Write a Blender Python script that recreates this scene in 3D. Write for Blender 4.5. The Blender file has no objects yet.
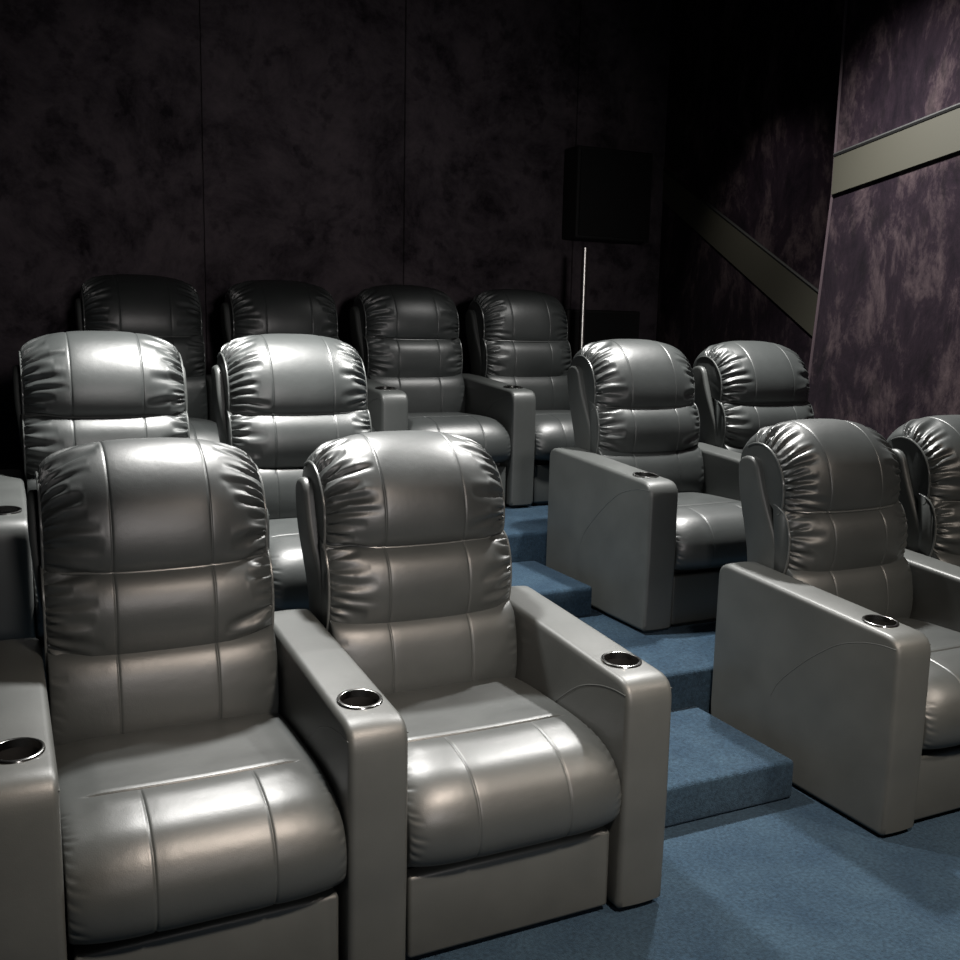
import bpy, bmesh, math, random
import numpy as np
from mathutils import Vector, Matrix

scene = bpy.context.scene
COL = scene.collection
PI = math.pi

# ------------------------------------------------------------------ layout (metres)
PITCH = 0.74                       # seat to seat, arm centre to arm centre
ROW_A, ROW_B, ROW_C = (0.0, 0.0), (1.278, 0.274), (2.707, 0.549)   # (front y, floor z) of each row
XR = 2 * PITCH + 0.958             # first arm right of the aisle
XC = 0.699                         # first seat centre of the back row
AW = 0.0725                        # half width of an arm

# ------------------------------------------------------------------ helpers
def link(o, parent=None):
    COL.objects.link(o)
    if parent is not None:
        o.parent = parent
    return o

def mesh_from(name, verts, faces, mat=None, smooth=True, angle=None):
    me = bpy.data.meshes.new(name)
    me.from_pydata([tuple(map(float, v)) for v in verts], [], faces)
    bm = bmesh.new(); bm.from_mesh(me)
    bmesh.ops.remove_doubles(bm, verts=bm.verts, dist=1e-6)
    bmesh.ops.recalc_face_normals(bm, faces=bm.faces)
    bm.to_mesh(me); bm.free()
    if smooth:
        me.polygons.foreach_set('use_smooth', [True] * len(me.polygons))
        if angle:
            me.set_sharp_from_angle(angle=math.radians(angle))
    if mat: me.materials.append(mat)
    return me

def join_meshes(name, parts, mat):
    """parts: list of (verts, faces) -> one mesh datablock"""
    V, F = [], []
    for v, f in parts:
        k = len(V); V += [tuple(p) for p in v]; F += [[i + k for i in q] for q in f]
    return mesh_from(name, V, F, mat, True, 40)

def obj(name, me, parent=None, loc=(0, 0, 0)):
    o = bpy.data.objects.new(name, me); link(o, parent); o.location = loc
    return o

def tag(o, label=None, cat=None, group=None, kind=None):
    if label: o['label'] = label
    if cat: o['category'] = cat
    if group: o['group'] = group
    if kind: o['kind'] = kind
    return o

def empty(name, loc):
    o = bpy.data.objects.new(name, None); link(o); o.location = loc
    o.empty_display_size = 0.1
    return o

def box_vf(x0, x1, y0, y1, z0, z1, bev=0.0, seg=2):
    bm = bmesh.new()
    bmesh.ops.create_cube(bm, size=1.0)
    for v in bm.verts:
        v.co = Vector(((x0 + x1) / 2 + v.co.x * (x1 - x0), (y0 + y1) / 2 + v.co.y * (y1 - y0), (z0 + z1) / 2 + v.co.z * (z1 - z0)))
    if bev > 0:
        bmesh.ops.bevel(bm, geom=list(bm.edges), offset=bev, segments=seg, profile=0.5, affect='EDGES')
    bm.verts.ensure_lookup_table()
    V = [tuple(v.co) for v in bm.verts]; F = [[v.index for v in f.verts] for f in bm.faces]
    bm.free()
    return V, F

def tube_vf(pts, r, n=8, closed=False):
    pts = [Vector(p) for p in pts]; V, F = [], []
    m = len(pts); up = Vector((0.1234, 0.0321, 0.99))
    for i, p in enumerate(pts):
        a = pts[i - 1] if (i > 0 or closed) else p
        b = pts[(i + 1) % m] if (i < m - 1 or closed) else p
        t = (b - a).normalized()
        u = t.cross(up)
        if u.length < 0.1: u = t.cross(Vector((1, 0, 0)))
        u.normalize(); w = t.cross(u)
        for k in range(n):
            an = 2 * PI * k / n
            V.append(tuple(p + r * (math.cos(an) * u + math.sin(an) * w)))
    for i in range(m if closed else m - 1):
        j = (i + 1) % m
        for k in range(n):
            F.append([i * n + k, i * n + (k + 1) % n, j * n + (k + 1) % n, j * n + k])
    if not closed:
        F.append(list(range(n))[::-1]); F.append([(m - 1) * n + k for k in range(n)])
    return V, F

def resample(P, n, smooth=True):
    """points -> n points evenly along a Catmull-Rom curve"""
    P = np.array(P, float)
    if smooth:
        Q = np.vstack([2 * P[0] - P[1], P, 2 * P[-1] - P[-2]])
        out = []
        for i in range(1, len(Q) - 2):
            for u in np.linspace(0, 1, 24, endpoint=False):
                a, b, c, d = Q[i - 1], Q[i], Q[i + 1], Q[i + 2]
                out.append(0.5 * (2 * b + (c - a) * u + (2 * a - 5 * b + 4 * c - d) * u ** 2 + (3 * b - a - 3 * c + d) * u ** 3))
        out.append(P[-1]); P = np.array(out)
    L = np.r_[0, np.cumsum(np.linalg.norm(np.diff(P, axis=0), axis=1))]
    q = np.linspace(0, L[-1], n)
    return np.stack([np.interp(q, L, P[:, k]) for k in range(P.shape[1])], 1), L[-1]

def sstep(a, b, x):
    t = np.clip((x - a) / (b - a), 0, 1)
    return t * t * (3 - 2 * t)

def fillet(poly, r, n=6):
    """round the corners of an open/closed 2D polygon; r = radius per vertex"""
    out = []; m = len(poly)
    for i in range(m):
        p = np.array(poly[i], float); a = np.array(poly[i - 1], float); b = np.array(poly[(i + 1) % m], float)
        rr = r[i]
        if rr <= 0: out.append(p); continue
        da = (a - p) / np.linalg.norm(a - p); db = (b - p) / np.linalg.norm(b - p)
        ang = math.acos(max(-1, min(1, float(da @ db))))
        d = rr / math.tan(ang / 2)
        s, e = p + da * d, p + db * d
        for k in range(n + 1):
            t = k / n
            w = (1 - t) ** 2 * s + 2 * t * (1 - t) * p + t * t * e
            out.append(w)
    return np.array(out)

def slab_vf(poly, hw, r, seg=4, puff=0.0):
    """closed yz outline given thickness 2*hw in x (hw may be a function of z), edges rounded with radius r"""
    P = np.array(poly); m = len(P)
    area = 0.5 * np.sum(P[:, 0] * np.roll(P[:, 1], -1) - np.roll(P[:, 0], -1) * P[:, 1])
    T = np.roll(P, -1, 0) - np.roll(P, 1, 0); T /= np.linalg.norm(T, axis=1)[:, None]
    N = np.stack([T[:, 1], -T[:, 0]], 1) * (1 if area > 0 else -1)
    hwf = hw if callable(hw) else (lambda z: hw)
    rings = []
    for k in range(seg + 1):
        a = PI / 2 * k / seg
        rings.append((-1, r * (1 - math.sin(a)), r * (1 - math.cos(a))))
    mids = [(-0.6, puff * .6), (0, puff), (0.6, puff * .6)] if puff else []
    full = [(-1, ins, xo) for _, ins, xo in rings] + [(mx, -pf, None) for mx, pf in mids] + [(1, ins, xo) for _, ins, xo in rings[::-1]]
    V, F = [], []
    for s, ins, xo in full:
        for i in range(m):
            y, z = P[i] - N[i] * ins
            h = hwf(P[i][1])
            x = s * (h - r) if xo is None else (-1 if s < 0 else 1) * (h - xo)
            V.append((x, y, z))
    R = len(full)
    for j in range(R - 1):
        for i in range(m):
            F.append([j * m + i, j * m + (i + 1) % m, (j + 1) * m + (i + 1) % m, (j + 1) * m + i])
    if callable(hw):                              # side faces that are not flat: ladder of quads between front and back edge
        lo, hi = 0, m - 1
        while hi - lo >= 2:
            for k in (0, (R - 1) * m):
                F.append([k + lo, k + lo + 1, k + hi] if hi - lo == 2 else [k + lo, k + lo + 1, k + hi - 1, k + hi])
            lo += 1; hi -= 1
    else:
        F.append([i for i in range(m)]); F.append([(R - 1) * m + i for i in range(m)])
    return V, F

# ------------------------------------------------------------------ materials
def nmat(name):
    m = bpy.data.materials.new(name); m.use_nodes = True
    nt = m.node_tree; b = nt.nodes['Principled BSDF']
    return m, nt, b

def N(nt, t, **kw):
    n = nt.nodes.new(t)
    for k, v in kw.items():
        if k in n.inputs: n.inputs[k].default_value = v
        else: setattr(n, k, v)
    return n

def coords(nt, scale=(1, 1, 1), kind='Object'):
    tc = N(nt, 'ShaderNodeTexCoord'); mp = N(nt, 'ShaderNodeMapping')
    mp.inputs['Scale'].default_value = scale
    nt.links.new(tc.outputs[kind], mp.inputs['Vector'])
    return mp.outputs['Vector']

def ramp(nt, src, stops):
    r = N(nt, 'ShaderNodeValToRGB')
    while len(r.color_ramp.elements) < len(stops): r.color_ramp.elements.new(0.5)
    for e, (p, c) in zip(r.color_ramp.elements, stops):
        e.position = p; e.color = (*c, 1) if len(c) == 3 else c
    nt.links.new(src, r.inputs['Fac'])
    return r.outputs['Color']

def leather(name, base, rough, bump=0.12):
    m, nt, b = nmat(name)
    v = coords(nt)
    n1 = N(nt, 'ShaderNodeTexNoise', Scale=6.0, Detail=4.0)
    nt.links.new(v, n1.inputs['Vector'])
    c = ramp(nt, n1.outputs['Fac'], [(0.3, tuple(x * .9 for x in base)), (0.7, tuple(x * 1.1 for x in base))])
    nt.links.new(c, b.inputs['Base Color'])
    rr = N(nt, 'ShaderNodeMapRange'); rr.inputs['To Min'].default_value = rough - .04; rr.inputs['To Max'].default_value = rough + .05
    nt.links.new(n1.outputs['Fac'], rr.inputs['Value']); nt.links.new(rr.outputs[0], b.inputs['Roughness'])
    vo = N(nt, 'ShaderNodeTexVoronoi', Scale=420.0); nt.links.new(v, vo.inputs['Vector'])
    n2 = N(nt, 'ShaderNodeTexNoise', Scale=38.0, Detail=3.0); nt.links.new(v, n2.inputs['Vector'])
    mx = N(nt, 'ShaderNodeMath', operation='MULTIPLY_ADD'); mx.inputs[1].default_value = 0.25
    nt.links.new(vo.outputs['Distance'], mx.inputs[0]); nt.links.new(n2.outputs['Fac'], mx.inputs[2])
    bp = N(nt, 'ShaderNodeBump', Strength=bump, Distance=0.004)
    nt.links.new(mx.outputs[0], bp.inputs['Height']); nt.links.new(bp.outputs['Normal'], b.inputs['Normal'])
    b.inputs['Specular IOR Level'].default_value = 0.75
    return m

M_LEATHER = leather('grey_leather', (0.036, 0.040, 0.0395), 0.42)
M_VINYL = leather('grey_vinyl', (0.047, 0.051, 0.049), 0.48, 0.10)
M_SEAM = leather('seam_leather', (0.035, 0.037, 0.036), 0.42, 0.05)
M_PIPE = leather('piping_leather', (0.075, 0.08, 0.078), 0.33, 0.05)

def simple(name, col, rough, metal=0.0):
    m, nt, b = nmat(name)
    b.inputs['Base Color'].default_value = (*col, 1); b.inputs['Roughness'].default_value = rough; b.inputs['Metallic'].default_value = metal
    n = N(nt, 'ShaderNodeTexNoise', Scale=60.0); nt.links.new(coords(nt), n.inputs['Vector'])
    bp = N(nt, 'ShaderNodeBump', Strength=0.04, Distance=0.002)
    nt.links.new(n.outputs['Fac'], bp.inputs['Height']); nt.links.new(bp.outputs['Normal'], b.inputs['Normal'])
    return m

M_CHROME = simple('chrome', (0.42, 0.42, 0.41), 0.18, 1.0)
M_CUP = simple('cup_black', (0.012, 0.012, 0.012), 0.25)
M_STEEL = simple('brushed_steel', (0.55, 0.54, 0.52), 0.30, 1.0)
M_BLACK = simple('matt_black', (0.006, 0.006, 0.006), 0.75)
M_GRILLE = simple('grille_black', (0.004, 0.004, 0.004), 0.9)
M_STRIPE = simple('stripe_olive', (0.038, 0.036, 0.025), 0.7)
M_WOOD = simple('baseboard_brown', (0.10, 0.055, 0.03), 0.5)
M_CEIL = simple('ceiling_black', (0.01, 0.01, 0.011), 0.9)

def carpet():
    m, nt, b = nmat('blue_carpet')
    v = coords(nt)
    n1 = N(nt, 'ShaderNodeTexNoise', Scale=5.0, Detail=5.0, Roughness=0.65); nt.links.new(v, n1.inputs['Vector'])
    n2 = N(nt, 'ShaderNodeTexNoise', Scale=90.0, Detail=3.0); nt.links.new(v, n2.inputs['Vector'])
    c1 = ramp(nt, n1.outputs['Fac'], [(0.3, (0.0105, 0.0232, 0.039)), (0.7, (0.0215, 0.0408, 0.060))])
    c2 = ramp(nt, n2.outputs['Fac'], [(0.3, (0.62, 0.62, 0.62)), (0.7, (1.25, 1.25, 1.25))])
    mx = N(nt, 'ShaderNodeMix', data_type='RGBA', blend_type='MULTIPLY'); mx.inputs[0].default_value = 1
    nt.links.new(c1, mx.inputs[6]); nt.links.new(c2, mx.inputs[7]); nt.links.new(mx.outputs[2], b.inputs['Base Color'])
    b.inputs['Roughness'].default_value = 0.95; b.inputs['Specular IOR Level'].default_value = 0.1
    b.inputs['Sheen Weight'].default_value = 0.06; b.inputs['Sheen Roughness'].default_value = 0.6; b.inputs['Sheen Tint'].default_value = (.5, .7, 1, 1)
    n3 = N(nt, 'ShaderNodeTexNoise', Scale=260.0, Detail=2.0); nt.links.new(v, n3.inputs['Vector'])
    ad = N(nt, 'ShaderNodeMath', operation='ADD'); nt.links.new(n3.outputs['Fac'], ad.inputs[0]); nt.links.new(n1.outputs['Fac'], ad.inputs[1])
    bp = N(nt, 'ShaderNodeBump', Strength=0.7, Distance=0.006)
    nt.links.new(ad.outputs[0], bp.inputs['Height']); nt.links.new(bp.outputs['Normal'], b.inputs['Normal'])
    return m
M_CARPET = carpet()

def velvet(name, dark, mid, light, sc=(1, 1, 1)):
    """crushed velvet: brushed patches of lighter and darker nap"""
    m, nt, b = nmat(name)
    v = coords(nt, sc)
    w = N(nt, 'ShaderNodeTexNoise', Scale=1.6, Detail=2.0); nt.links.new(v, w.inputs['Vector'])
    mw = N(nt, 'ShaderNodeMix', data_type='VECTOR'); mw.inputs[0].default_value = 0.28
    nt.links.new(v, mw.inputs[4]); nt.links.new(w.outputs['Color'], mw.inputs[5])
    n1 = N(nt, 'ShaderNodeTexNoise', Scale=5.0, Detail=8.0, Roughness=0.74); nt.links.new(mw.outputs[1], n1.inputs['Vector'])
    c1 = ramp(nt, n1.outputs['Fac'], [(0.34, dark), (0.50, mid), (0.70, light)])
    n2 = N(nt, 'ShaderNodeTexNoise', Scale=9.0, Detail=4.0, Roughness=0.6); nt.links.new(v, n2.inputs['Vector'])
    c2 = ramp(nt, n2.outputs['Fac'], [(0.34, (0.25, 0.25, 0.28)), (0.44, (1, 1, 1))])
    mx = N(nt, 'ShaderNodeMix', data_type='RGBA', blend_type='MULTIPLY'); mx.inputs[0].default_value = 0.55
    nt.links.new(c1, mx.inputs[6]); nt.links.new(c2, mx.inputs[7]); nt.links.new(mx.outputs[2], b.inputs['Base Color'])
    b.inputs['Roughness'].default_value = 0.85; b.inputs['Specular IOR Level'].default_value = 0.06
    b.inputs['Sheen Weight'].default_value = 0.04
    bp = N(nt, 'ShaderNodeBump', Strength=0.35, Distance=0.02)
    nt.links.new(n1.outputs['Fac'], bp.inputs['Height']); nt.links.new(bp.outputs['Normal'], b.inputs['Normal'])
    return m
M_PURPLE = velvet('purple_velvet', (0.0028, 0.0011, 0.0036), (0.0110, 0.0060, 0.0104), (0.070, 0.050, 0.053), (1.15, 1.25, 0.65))
M_MAUVE = velvet('mauve_velvet', (0.022, 0.018, 0.022), (0.070, 0.058, 0.066), (0.115, 0.095, 0.104), (0.8, 1, 0.8))

# ------------------------------------------------------------------ recliner part meshes
def xs_dense(W, nmid, nend, band=0.15):
    a = np.linspace(0, 1, nend) ** 1.15 * band
    left = -W + a
    sm = np.array([-.012, -.008, -.005, -.003, -.0015, 0, .0015, .003, .005, .008, .012])
    mid = np.linspace(-W + band, W - band, nmid)[1:-1]
    x = np.r_[left, mid, -left[::-1], sm - .125, sm + .125]
    x = np.unique(np.round(x, 5))
    return x[np.r_[True, np.diff(x) > 4e-4]] if x[-1] - x[-2] > 4e-4 else x

def roll(name, center, end, W, nt_, seed, folds, amp, pw=3.2, seam=0.125, flen=(0.05, 0.13), tb=(0.08, 0.72), bow=0.0, taper=0.0):
    """a stuffed roll: front profile blends from 'end' at both sides to 'center', gathered in folds into the side welts"""
    rng = random.Random(seed)
    C, L = resample(center, nt_); E, _ = resample(end, nt_)
    xs = xs_dense(W, 46, 44)
    t = np.linspace(0, 1, nt_)
    T = np.gradient(C, axis=0); T /= np.linalg.norm(T, axis=1)[:, None]
    Nn = np.stack([-T[:, 1], T[:, 0]], 1)
    mid = nt_ // 3
    if Nn[mid][0] > 0: Nn = -Nn
    fl = {-1: [], 1: []}
    for sd in (-1, 1):
        for k in range(folds):
            tt = tb[0] + (tb[1] - tb[0]) * (k + 0.5 + rng.uniform(-.33, .33)) / folds
            fl[sd].append((tt, amp * rng.uniform(.55, 1.25), rng.uniform(*flen), rng.uniform(.006, .0105), rng.uniform(-.12, .12) + 0.9 * (tt - .42)))
    V = []
    for x in xs:
        s = abs(x) / W; sd = -1 if x < 0 else 1
        d = W - abs(x)
        b = (1 - s ** pw) ** 0.62 if s < 1 else 0.0
        # piping pulls the last centimetre in a little
        P = E + (C - E) * b
        disp = np.zeros(nt_)
        for tt, a, ln, wd, k in fl[sd]:
            if d < ln:
                g = (1 - d / ln) ** 0.75 * min(1.0, d / 0.010 + 0.15)
                wloc = wd * (0.55 + 1.1 * min(1, d / 0.06))
                q = (L * (t - tt) - k * d) / wloc
                disp += g * a * (-np.exp(-q * q) + 0.55 * np.exp(-((q - 1.75) / 1.1) ** 2))
        if seam:
            for sx in (-seam, seam):
                disp -= 0.0022 * math.exp(-((x - sx) / 0.0028) ** 2) * sstep(0.03, 0.1, t)
                disp -= 0.0006 * math.exp(-((x - sx) / 0.013) ** 2)
        fade = sstep(0.0, 0.06, t) * (1 - sstep(0.93, 1.0, t))
        P = P + Nn * (disp * fade)[:, None]
        z0 = bow * (1 - s * s)
        for i in range(nt_):
            zz = P[i, 1]
            V.append((x, P[i, 0], zz - z0 * (1 - t[i]) ** 3))
    n = len(xs); F = []
    for j in range(n - 1):
        for i in range(nt_ - 1):
            F.append([j * nt_ + i, j * nt_ + i + 1, (j + 1) * nt_ + i + 1, (j + 1) * nt_ + i])
    F.append([i for i in range(nt_)]); F.append([(n - 1) * nt_ + i for i in range(nt_)])          # gusset side panels
    F.append([j * nt_ for j in range(n)]); F.append([j * nt_ + nt_ - 1 for j in range(n)])
    # stitched closing strip between first and last profile points (back of the pad)
    for j in range(n - 1):
        F.append([j * nt_, (j + 1) * nt_, (j + 1) * nt_ + nt_ - 1, j * nt_ + nt_ - 1])
    F = F[:-(n - 1) - 2] + F[-(n - 1):]
    me = mesh_from(name, V, F, M_LEATHER, True, 62)
    return me, E, np.array(V).reshape(n, nt_, 3), xs

def piping_meshes(E, W, frac=(0.06, 0.8), r=0.0042, bottom=None):
    out = []
    a, b = int(len(E) * frac[0]), int(len(E) * frac[1])
    for sd in (-1, 1):
        out.append(join_meshes('piping', [tube_vf([(sd * (W + .001), E[i, 0] - .001, E[i, 1]) for i in range(a, b, 2)], r, 8)], M_PIPE))
    if bottom is not None:
        out.append(join_meshes('piping', [tube_vf(bottom, r * .85, 8)], M_PIPE))
    return out

HEAD_C = [(.690, .905), (.655, .880), (.615, .880), (.590, .908), (.582, .955), (.588, 1.012), (.610, 1.075), (.648, 1.132), (.703, 1.178), (.770, 1.205), (.840, 1.208), (.900, 1.182), (.940, 1.125), (.950, 1.06)]
HEAD_C = [(y + .034, z - .004) for y, z in HEAD_C]
HEAD_E = [(.715, .905), (.692, .883), (.670, .886), (.660, .915), (.659, .960), (.665, 1.005), (.678, 1.04), (.700, 1.075), (.733, 1.105), (.775, 1.124), (.820, 1.126), (.862, 1.110), (.890, 1.080), (.900, 1.035)]
HEAD_E = [(y + .034, z - .004) for y, z in HEAD_E]
LUMB_C = [(.690, .915), (.640, .905), (.602, .885), (.573, .852), (.558, .812), (.554, .768), (.560, .722), (.578, .676), (.606, .642), (.650, .630)]
LUMB_E = [(.712, .912), (.678, .902), (.650, .884), (.631, .852), (.620, .816), (.616, .776), (.618, .736), (.628, .690), (.646, .652), (.680, .630)]
LUMB_C = [(y + .026, z) for y, z in LUMB_C]; LUMB_E = [(y + .026, z) for y, z in LUMB_E]
LOWB_C = [(.665, .705), (.615, .695), (.580, .672), (.557, .635), (.545, .590), (.540, .545), (.543, .500), (.556, .460), (.580, .430)]
LOWB_E = [(.680, .705), (.635, .695), (.605, .672), (.587, .635), (.578, .590), (.572, .545), (.572, .500), (.580, .460), (.600, .430)]

LOWB_C = [(y + .012, z) for y, z in LOWB_C]; LOWB_E = [(y + .012, z) for y, z in LOWB_E]

def seat_mesh(name, seed):
    """seat cushion: flat raised tongue at the back, stuffed waterfall roll in front"""
    rng = random.Random(seed)
    W = 0.2935
    C = [(.600, .475), (.520, .482), (.420, .486), (.310, .489), (.240, .492), (.170, .492), (.100, .486), (.045, .468), (.003, .432), (-.022, .388), (-.030, .345), (-.026, .300), (-.008, .268), (.025, .252), (.080, .250)]
    E = [(.600, .455), (.520, .462), (.420, .464), (.310, .464), (.240, .462), (.170, .456), (.105, .444), (.058, .424), (.028, .398), (.012, .368), (.006, .338), (.008, .305), (.018, .280), (.038, .266), (.085, .264)]
    Cf, L = resample(C, 800); Ef, _ = resample(E, 800); tf = np.linspace(0, 1, 800)
    tcr = float(tf[np.argmin(np.abs(Cf[:, 0] - .215) + (tf > .6) * 9)])
    t = np.unique(np.r_[np.linspace(0, 1, 190), tcr + np.linspace(-.020, .020, 41) / L])
    nt_ = len(t)
    at = lambda P, q: np.stack([np.interp(q, tf, P[:, 0]), np.interp(q, tf, P[:, 1])], 1)
    Cc = at(Cf, t)
    T = np.gradient(Cc, axis=0); T /= np.linalg.norm(T, axis=1)[:, None]
    Nn = np.stack([T[:, 1], -T[:, 0]], 1)
    if Nn[20][1] < 0: Nn = -Nn
    xs = np.r_[xs_dense(W, 90, 26, 0.09)]
    fl = {-1: [], 1: []}
    for sd in (-1, 1):
        for k in range(13):
            fl[sd].append((0.50 + 0.46 * (k + .5 + rng.uniform(-.3, .3)) / 13, rng.uniform(.002, .0042), rng.uniform(.018, .045)))
    V = []
    for x in xs:
        s = abs(x) / W; d = W - abs(x); sd = -1 if x < 0 else 1
        b = (1 - s ** 5) ** 0.6 if s < 1 else 0
        bow = 0.012 * max(0.0, 1 - (x / .26) ** 2)
        tq = t + bow / L * np.exp(-((t - tcr) / .12) ** 2)         # rows of vertices follow the bowed crease
        P = at(Ef, tq) + (at(Cf, tq) - at(Ef, tq)) * b
        disp = np.zeros(nt_)
        arc = (tq - tcr) * L                                       # metres along the profile, + towards the front
        inside = 1 - sstep(.200, .255, abs(x))
        ton = (1 - sstep(-.016, .002, arc - bow)) * inside
        disp += .003 * ton - .0075 * inside * np.exp(-((arc - bow - .002) / .0030) ** 2)
        disp += .004 * inside * np.exp(-((arc - bow - .05) / .035) ** 2)
        front = sstep(.0, .05, arc)
        for sx in (-.125, .125):
            disp -= front * (.0024 * math.exp(-((x - sx) / .003) ** 2) + .0012 * math.exp(-((x - sx) / .022) ** 2))
        for tt, a, ln in fl[sd]:
            if d < ln:
                q = (t - tt) * L / .006
                disp += (1 - d / ln) * min(1, d / .006 + .1) * a * (-np.exp(-q * q) + .5 * np.exp(-((q - 1.7)) ** 2))
        P = P + Nn * (disp * (1 - sstep(.95, 1, t)))[:, None]
        V += [(x, P[i, 0], P[i, 1]) for i in range(nt_)]
    n = len(xs); F = []
    for j in range(n - 1):
        for i in range(nt_ - 1):
            F.append([j * nt_ + i, j * nt_ + i + 1, (j + 1) * nt_ + i + 1, (j + 1) * nt_ + i])
    # underside
    k = len(V)
    for x in xs: V += [(x, .600, .30), (x, .085, .262)]
    for j in range(n - 1):
        F.append([j * nt_, (j + 1) * nt_, k + 2 * (j + 1), k + 2 * j])
        F.append([k + 2 * j, k + 2 * (j + 1), k + 2 * (j + 1) + 1, k + 2 * j + 1])
        F.append([k + 2 * j + 1, k + 2 * (j + 1) + 1, (j + 1) * nt_ + nt_ - 1, j * nt_ + nt_ - 1])
    F.append(list(range(nt_)) + [k + 1, k]); F.append([(n - 1) * nt_ + i for i in range(nt_)] + [k + 2 * n - 1, k + 2 * n - 2])
    return mesh_from(name, V, F, M_LEATHER, True, 70)

CUP_Y, CUP_Z = 0.142, 0.6485
def arm_mesh():
    poly = [(0.004, 0.012), (-0.002, 0.30), (0.0, 0.6375), (0.40, 0.664), (0.838, 0.692), (0.842, 0.012)]
    P = fillet(poly, [.012, 0, .062, 0, .055, .012], 8)
    Q, _ = resample(np.vstack([P, P[:1]]), 170, smooth=False)
    V, F = slab_vf(Q[:-1], AW, .017, 5, puff=.0025)
    me = mesh_from('armrest', V, F, M_VINYL, True, 50)
    o = bpy.data.objects.new('tmp', me); COL.objects.link(o)
    cy = bmesh.new(); bmesh.ops.create_cone(cy, cap_ends=True, segments=48, radius1=.050, radius2=.050, depth=.16, matrix=Matrix.Translation((0, CUP_Y, CUP_Z)))
    mc = bpy.data.meshes.new('tmpc'); cy.to_mesh(mc); cy.free()
    oc = bpy.data.objects.new('tmpc', mc); COL.objects.link(oc)
    md = o.modifiers.new('b', 'BOOLEAN'); md.operation = 'DIFFERENCE'; md.object = oc; md.solver = 'EXACT'
    dg = bpy.context.evaluated_depsgraph_get(); dg.update()
    res = bpy.data.meshes.new_from_object(o.evaluated_get(dg))
    res.name = 'armrest'
    bpy.data.objects.remove(o); bpy.data.objects.remove(oc)
    res.polygons.foreach_set('use_smooth', [True] * len(res.polygons)); res.set_sharp_from_angle(angle=math.radians(45))
    return res

def arm_seams():
    parts = []
    for sd in (-1, 1):
        x = sd * (AW - .0005)
        arc, _ = resample([(.012, .606), (.07, .604), (.15, .588), (.24, .552), (.34, .482), (.42, .412), (.49, .340), (.52, .285)], 40)
        parts.append(tube_vf([(x, y, z) for y, z in arc], .0016, 6))
        # edge seam of the front strip, up the front and over the top
        pr, _ = resample(fillet([(0.0135, 0.03), (.0125, .30), (.0145, .624), (.40, .6505), (.76, .6735)], [0, 0, .05, 0, 0], 8), 70, smooth=False)
        parts.append(tube_vf([(sd * (AW - .0035), y, z) for y, z in pr], .0024, 6))
    return [join_meshes('seam', [q], M_VINYL) for q in parts]

def cup_mesh():
    prof = [(.0465, .004), (.0480, .0048), (.0510, .0050), (.0540, .0035), (.0550, .0004), (.0540, -.001), (.0495, -.001), (.0495, -.0690), (.0465, -.0690), (.0465, .004)]
    V, F = [], []; n = 56
    sl = .0665
    for k in range(n):
        a = 2 * PI * k / n
        for r, h in prof[:-1]:
            y = r * math.sin(a)
            V.append((r * math.cos(a), CUP_Y + y, CUP_Z + .0006 + h + sl * y))
    m = len(prof) - 1
    for k in range(n):
        for i in range(m):
            F.append([k * m + i, k * m + (i + 1) % m, ((k + 1) % n) * m + (i + 1) % m, ((k + 1) % n) * m + i])
    return mesh_from('cup_holder', V, F, M_CHROME, True, 40)

def cup_liner():
    V, F = [], []; n = 48
    prof = [(.0463, -.010), (.0455, -.066), (.0, -.067)]
    for k in range(n):
        a = 2 * PI * k / n
        for r, h in prof: V.append((r * math.cos(a), CUP_Y + r * math.sin(a), CUP_Z + h))
    for k in range(n):
        for i in range(2): F.append([k * 3 + i, k * 3 + i + 1, ((k + 1) % n) * 3 + i + 1, ((k + 1) % n) * 3 + i])
    return mesh_from('cup_liner', V, F, M_CUP, True, 40)

def shell_mesh():
    poly = [(.655, .10), (.672, .60), (.722, .80), (.822, 1.075), (.925, 1.075), (.872, .72), (.80, .04), (.66, .04)]
    P = fillet(poly, [.01, 0.05, .1, .055, .055, 0.1, .01, .01], 8)
    Q, _ = resample(np.vstack([P, P[:1]]), 130, smooth=False)
    hw = lambda z: .287 + .026 * float(sstep(.68, .98, z)) if z > .68 else .287
    return join_meshes('back_shell', [slab_vf(Q[:-1], hw, .014, 4)], M_VINYL)

def base_mesh():
    front = box_vf(-.284, .284, .030, .075, .018, .232, .010, 3)
    body = box_vf(-.280, .280, .095, .60, .02, .29, .008, 2)
    sk = box_vf(-.25, .25, .06, .62, .0, .02)
    return join_meshes('base', [body, sk], M_SEAM), join_meshes('footrest_panel', [front], M_VINYL)

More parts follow.
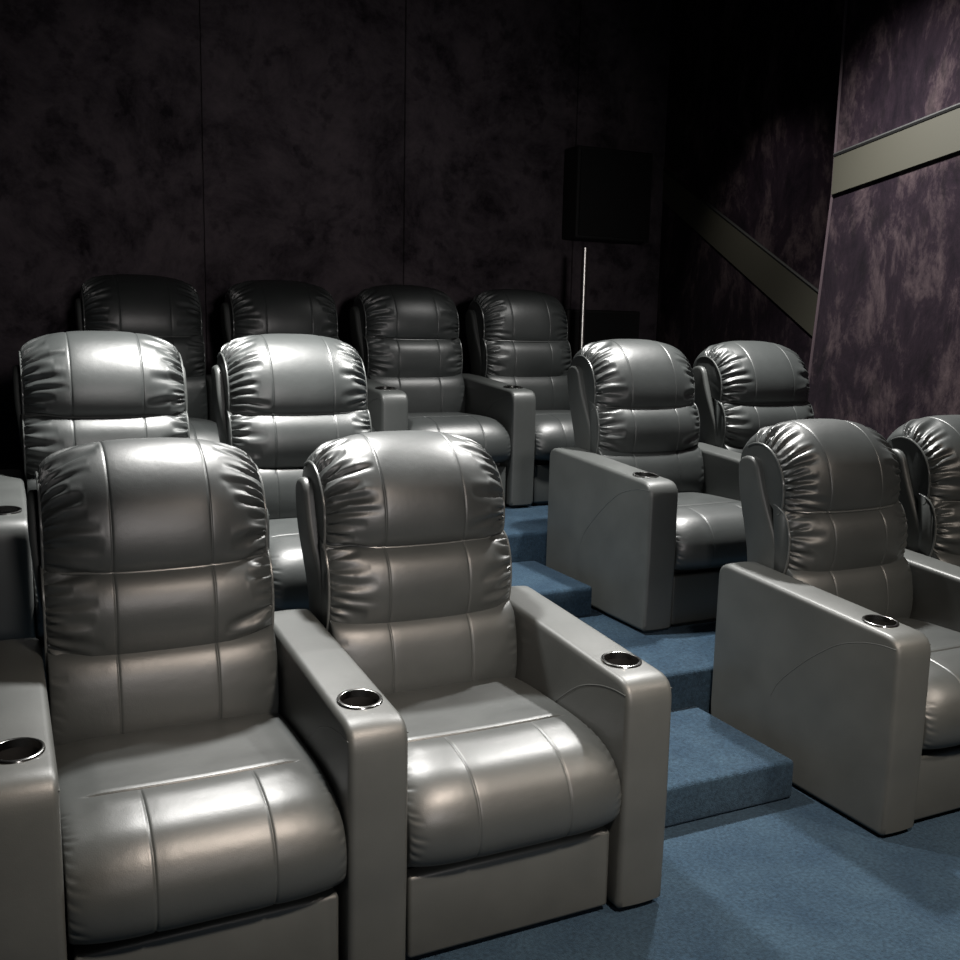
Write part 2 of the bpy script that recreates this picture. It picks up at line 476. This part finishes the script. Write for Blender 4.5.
HW = .285
VAR = []
_HC, _HE, _LC, _LE = HEAD_C, HEAD_E, LUMB_C, LUMB_E
def shift_low(P, dz, top):          # move the lower edge of a roll, leave its top alone
    return [(y, z + dz * float(1 - sstep(top - .18, top, z))) for y, z in P]
for sd, dh, dl in ((3, -.006, -.012), (17, .014, -.010), (29, 0, -.008)):
    HEAD_C = shift_low(_HC[:8], dh, 1.13) + _HC[8:]
    HEAD_E = shift_low(_HE[:7], dh, 1.10) + _HE[7:]
    LUMB_C = _LC[:5] + [(y, z + dl * (.77 - z) / .14) for y, z in _LC[5:]]
    LUMB_E = _LE[:5] + [(y, z + dl * (.78 - z) / .14) for y, z in _LE[5:]]
    h, hE, hV, hx = roll('headrest', HEAD_C, HEAD_E, HW, 150, sd, 14, .0155, 2.7, .125, (.06, .155), (.12, .74), bow=.004)
    l, lE, lV, lx = roll('lumbar_cushion', LUMB_C, LUMB_E, HW + .0035, 116, sd + 1, 10, .013, 3.3, .125, (.05, .14), (.14, .88))
    b, bE, bV, bx = roll('lower_back_cushion', LOWB_C, LOWB_E, .288, 70, sd + 2, 5, .003, 4.0, .125, (.02, .05), (.3, .9))
    iq = int(len(hE) * (.12 if dh > 0 else .14))
    bot = [tuple(hV[j, iq] + np.array([0, -.0022, -.001])) for j in range(0, len(hx), 3)]
    VAR.append(dict(head=h, lumb=l, low=b, seat=seat_mesh('seat_cushion', sd + 5),
                    hp=piping_meshes(hE, HW, (.085, .84), .0042, bot), lp=piping_meshes(lE, HW + .0035, (.1, .95), .0040)))
ARM, SEAM, CUP, LINER, SHELL = arm_mesh(), arm_seams(), cup_mesh(), cup_liner(), shell_mesh()
BASE, FOOT = base_mesh()

def add_arm(root, sx):
    a = obj('armrest', ARM, root, (sx * PITCH / 2, 0, 0))
    [obj('seam', q, a) for q in SEAM]
    c = obj('cup_holder', CUP, a); c['label'] = 'chrome ringed cup holder'
    l = obj('cup_liner', LINER, a); l['label'] = 'black cup well'

def recliner(x, row, var, label, arms):
    v = VAR[var]
    root = empty('recliner', (x, row[0], row[1]))
    tag(root, label, 'recliner', 'leather recliners in three rows')
    obj('base', BASE, root); obj('footrest_panel', FOOT, root)
    obj('seat_cushion', v['seat'], root)
    obj('lower_back_cushion', v['low'], root)
    l = obj('lumbar_cushion', v['lumb'], root); [obj('piping', q, l) for q in v['lp']]
    h = obj('headrest', v['head'], root); [obj('piping', q, h) for q in v['hp']]
    obj('back_shell', SHELL, root)
    for s in arms: add_arm(root, s)
    return root

h = PITCH / 2
recliner(h, ROW_A, 0, 'grey leather recliner nearest the camera at front left, whole seat in view', (-1, 1))
recliner(h + PITCH, ROW_A, 1, 'grey leather recliner in front row, its right arm beside the blue aisle steps', (1,))
recliner(XR + h, ROW_A, 2, 'grey leather recliner in front row, just right of the lower blue step', (-1, 1))
recliner(XR + h + PITCH, ROW_A, 0, 'grey leather recliner cut off by the right edge of the photo', (1,))
recliner(h, ROW_B, 1, 'shiny grey recliner directly behind the nearest front left recliner, only headrest and edges showing', (-1, 1))
recliner(h + PITCH, ROW_B, 2, 'grey recliner with the brightest white shine on its headrest, second row left of aisle', (1,))
recliner(XR + h, ROW_B, 0, 'grey recliner in second row, its plain arm side rising beside the upper blue step', (-1, 1))
recliner(XR + h + PITCH, ROW_B, 1, 'grey recliner in second row against the purple wall, right of the aisle', (1,))
recliner(XC, ROW_C, 2, 'dark recliner in the back row, leftmost of four', (-1, 1))
recliner(XC + PITCH, ROW_C, 0, 'dark recliner in the back row, second from left, only its headrest top showing', (1,))
recliner(XC + 2 * PITCH, ROW_C, 1, 'dark recliner in the back row with its seat and both arms showing', (1,))
recliner(XC + 3 * PITCH, ROW_C, 2, 'dark recliner at the right end of the back row, beside the steel post', (1,))

# ------------------------------------------------------------------ floor, steps
XL, XRW = -2.6, 4.45
def terrace():
    prof = [(-5.2, -.274), (-1.5, -.274), (-1.5, -.137), (-1.0, -.137), (-1.0, 0), (.862, 0), (.862, .274), (2.135, .274), (2.135, .549), (4.30, .549), (4.30, -.5), (-5.2, -.5)]
    r = [0, 0, .02, 0, .02, 0, .022, 0, .022, 0, 0, 0]
    P = fillet(prof, r, 5); V, F = [], []
    for x in (XL - .1, XRW + .1): V += [(x, y, z) for y, z in P]
    m = len(P)
    for i in range(m): F.append([i, (i + 1) % m, m + (i + 1) % m, m + i])
    F += [list(range(m)), [m + i for i in range(m)]]
    return mesh_from('floor', V, F, M_CARPET, True, 45)
tag(obj('floor', terrace()), kind='structure')

def aisle_step(y0, y1, z0, label):
    V, F = box_vf(1.600, 2.318, y0, y1, z0, z0 + .137, .018, 4)
    o = obj('aisle_step', mesh_from('aisle_step', V, F, M_CARPET, True, 50))
    tag(o, label, 'step', 'carpeted aisle steps')
aisle_step(.330, .861, 0, 'blue carpeted half step in the aisle, lower and nearer of the two')
aisle_step(1.600, 2.134, .274, 'blue carpeted half step in the aisle, upper one beside the second row arm')

# ------------------------------------------------------------------ walls
def wall(name, V, F, mat, smooth=False):
    return tag(obj(name, mesh_from(name, V, F, mat, smooth)), kind='structure')

# back wall: padded panels 1.27 m wide with seams
parts = [box_vf(XL - .1, XRW + .1, 4.215, 4.35, 0.5, 4.1)]
for k in range(-2, 5):
    x0 = 1.155 + 1.271 * (k - 1); x1 = x0 + 1.271
    x0, x1 = max(x0, XL), min(x1, XRW)
    if x1 - x0 > .1: parts.append(box_vf(x0 + .004, x1 - .004, 4.19, 4.22, .56, 4.0, .008, 2))
tag(obj('wall_back', join_meshes('wall_back', parts, M_MAUVE)), kind='structure')
V, F = box_vf(XRW, XRW + .1, 2.0, 4.3, .0, 4.1); wall('wall_right_rear', V, F, M_PURPLE)
EDGE = [(2.225, -.4), (2.225, .5), (2.177, 1.105), (2.087, 2.25), (2.087, 4.1)]     # the panel's leaning free edge
pl = [(-5.2, -.4)] + EDGE + [(-5.2, 4.1)]; n_ = len(pl)
V = [(4.02, y, z) for y, z in pl] + [(XRW + .1, y, z) for y, z in pl]
F = [list(range(n_)), [n_ + i for i in range(n_)]] + [[i, (i + 1) % n_, n_ + (i + 1) % n_, n_ + i] for i in range(n_)]
wall('wall_right', V, F, M_PURPLE)
V, F = box_vf(XL - .1, XL, -5.2, 4.3, -.4, 4.1); wall('wall_left', V, F, M_MAUVE)
V, F = box_vf(XL - .1, XRW + .1, -5.3, -5.2, -.4, 4.1); wall('wall_front', V, F, M_MAUVE)
V, F = box_vf(XL - .1, XRW + .1, -5.3, 4.35, 4.0, 4.1); wall('ceiling', V, F, M_CEIL)
V, F = box_vf(XL, 3.45, 4.160, 4.19, .549, .709, .006, 2); wall('baseboard_back', V, F, M_WOOD, False)

# slanting stripes on the right wall, pale strip imitating the lit corner edge
def stripe(name, X, q, thick=.012):
    (ya, zta, zba), (yb, ztb, zbb) = q
    V = [(X, ya, zba), (X, ya, zta), (X, yb, ztb), (X, yb, zbb)]
    V += [(X - thick, y, z) for _, y, z in V]
    F = [[0, 1, 2, 3], [4, 5, 6, 7], [0, 1, 5, 4], [1, 2, 6, 5], [2, 3, 7, 6], [3, 0, 4, 7]]
    o = tag(obj(name, mesh_from(name, V, F, M_STRIPE, False)), kind='structure')
    return o
stripe('trim_1', 4.02, ((2.086, 2.449, 2.248), (-2.2, 3.12, 2.90)))
stripe('trim_2', XRW, ((2.2, 1.56, 1.27), (4.19, 2.672, 2.455)))
def edging(name, X, a, b, r=.011):
    return tag(obj(name, join_meshes(name, [tube_vf([(X, *a), (X, *b)], r, 6)], M_BLACK)), kind='structure')
edging('trim_3', 4.012, (2.086, 2.449), (-2.2, 3.12))
edging('trim_4', XRW - .008, (2.2, 1.56), (4.19, 2.672))
tag(obj('lit_edge_strip', join_meshes('lit_edge_strip', [tube_vf([(4.021, y + .002, z) for y, z in EDGE[1:-1]] + [(4.021, 2.089, 3.99)], .009, 8)], simple('lit_edge_pale', (.07, .05, .058), .45))), kind='structure')  # added strip, paler colour stands in for light caught on the panel edge

# ------------------------------------------------------------------ things at the back wall
def speaker():
    root = empty('wall_speaker', (3.905, 4.19, 2.13))
    tag(root, 'square black box high on the back wall, above the steel post', 'speaker')
    obj('cabinet', mesh_from('cabinet', *box_vf(-.305, .305, -.19, .0, 0, .61, .012, 3), M_BLACK, True, 40), root)
    obj('grille', mesh_from('grille', *box_vf(-.285, .285, -.203, -.188, .02, .59, .006, 2), M_GRILLE, True, 40), root)
speaker()
def cabinet():
    root = empty('black_cabinet', (3.795, 4.185, .549))
    tag(root, 'black box standing on the back platform behind the steel post', 'cabinet')
    obj('body', mesh_from('body', *box_vf(-.295, .295, -.285, -.03, .03, 1.10, .01, 3), M_BLACK, True, 40), root)
    obj('plinth', mesh_from('plinth', *box_vf(-.27, .27, -.26, -.04, 0, .032), M_BLACK, False), root)
    obj('front_panel', mesh_from('front_panel', *box_vf(-.275, .275, -.296, -.284, .05, 1.08, .005, 2), M_GRILLE, True, 40), root)
cabinet()
def post():
    root = empty('steel_post', (3.435, 3.60, .549))
    tag(root, 'thin upright steel post at the right end of the back row', 'post')
    V, F = tube_vf([(0, 0, .008), (0, 0, 1.475)], .020, 20)
    obj('tube', mesh_from('tube', V, F, M_STEEL, True, 40), root)
    V, F = tube_vf([(0, 0, 1.475), (0, 0, 1.484)], .0215, 20)
    obj('cap', mesh_from('cap', V, F, M_STEEL, True, 40), root)
    V, F = tube_vf([(0, 0, 0), (0, 0, .009)], .05, 28)
    obj('base_plate', mesh_from('base_plate', V, F, M_STEEL, True, 40), root)
post()

# ------------------------------------------------------------------ lights
def spot(name, loc, target, watts, col, size, blend, radius):
    d = bpy.data.lights.new(name, 'SPOT'); d.energy = watts; d.color = col
    d.spot_size = math.radians(size); d.spot_blend = blend; d.shadow_soft_size = radius
    o = bpy.data.objects.new(name, d); link(o); o.location = loc
    o.rotation_euler = (Vector(target) - Vector(loc)).to_track_quat('-Z', 'Y').to_euler()
    return o
spot('downlight', (.98, 1.60, 3.15), (.88, 1.50, 0), 860, (1.0, .985, .955), 96, 1.0, .09)
spot('downlight', (3.22, 1.80, 3.70), (2.90, .85, 0), 1000, (1.0, .985, .955), 114, 1.0, .09)
spot('downlight', (1.10, -1.62, 2.62), (1.12, -1.35, 0), 430, (1.0, .85, .72), 108, .5, .09)
spot('downlight', (3.25, -1.55, 2.70), (3.20, -1.20, 0), 220, (1.0, .87, .74), 108, .6, .09)
spot('rear_wall_fill', (3.62, 2.95, 3.30), (4.45, 2.95, 1.75), 42, (1.0, .96, .90), 70, 1.0, .06)  # added fill without a known fixture, brightens rear side wall and its stripe
spot('front_fill', (.6, -4.6, 2.2), (1.75, 3.5, 1.15), 400, (1.0, .94, .92), 44, 1.0, .30)  # added frontal fill for back wall and back row, no screen exists here

w = bpy.data.worlds.new('world'); scene.world = w; w.use_nodes = True
w.node_tree.nodes['Background'].inputs[0].default_value = (.02, .022, .026, 1)
w.node_tree.nodes['Background'].inputs[1].default_value = 0.3

# ------------------------------------------------------------------ camera
cam = bpy.data.cameras.new('camera'); co = bpy.data.objects.new('camera', cam); link(co)
f_px, yaw, pit, rol = 1000.68, math.radians(25.896), math.radians(-8.837), math.radians(1.2144)
Fv = Vector((math.sin(yaw) * math.cos(pit), math.cos(yaw) * math.cos(pit), math.sin(pit)))
R = Vector((math.cos(yaw), -math.sin(yaw), 0)); U = R.cross(Fv)
R2 = math.cos(rol) * R + math.sin(rol) * U; U2 = -math.sin(rol) * R + math.cos(rol) * U
co.matrix_world = Matrix(((R2.x, U2.x, -Fv.x, -.0028), (R2.y, U2.y, -Fv.y, -2.0166), (R2.z, U2.z, -Fv.z, 1.5350), (0, 0, 0, 1)))
cam.sensor_fit = 'HORIZONTAL'; cam.sensor_width = 36.0; cam.lens = f_px / 960 * 36.0
cam.clip_start = .05
scene.camera = co

vs = scene.view_settings
vs.view_transform = 'Standard'; vs.look = 'None'; vs.exposure = 0.0; vs.gamma = 1.0; vs.use_curve_mapping = False
scene.cycles.use_denoising = True
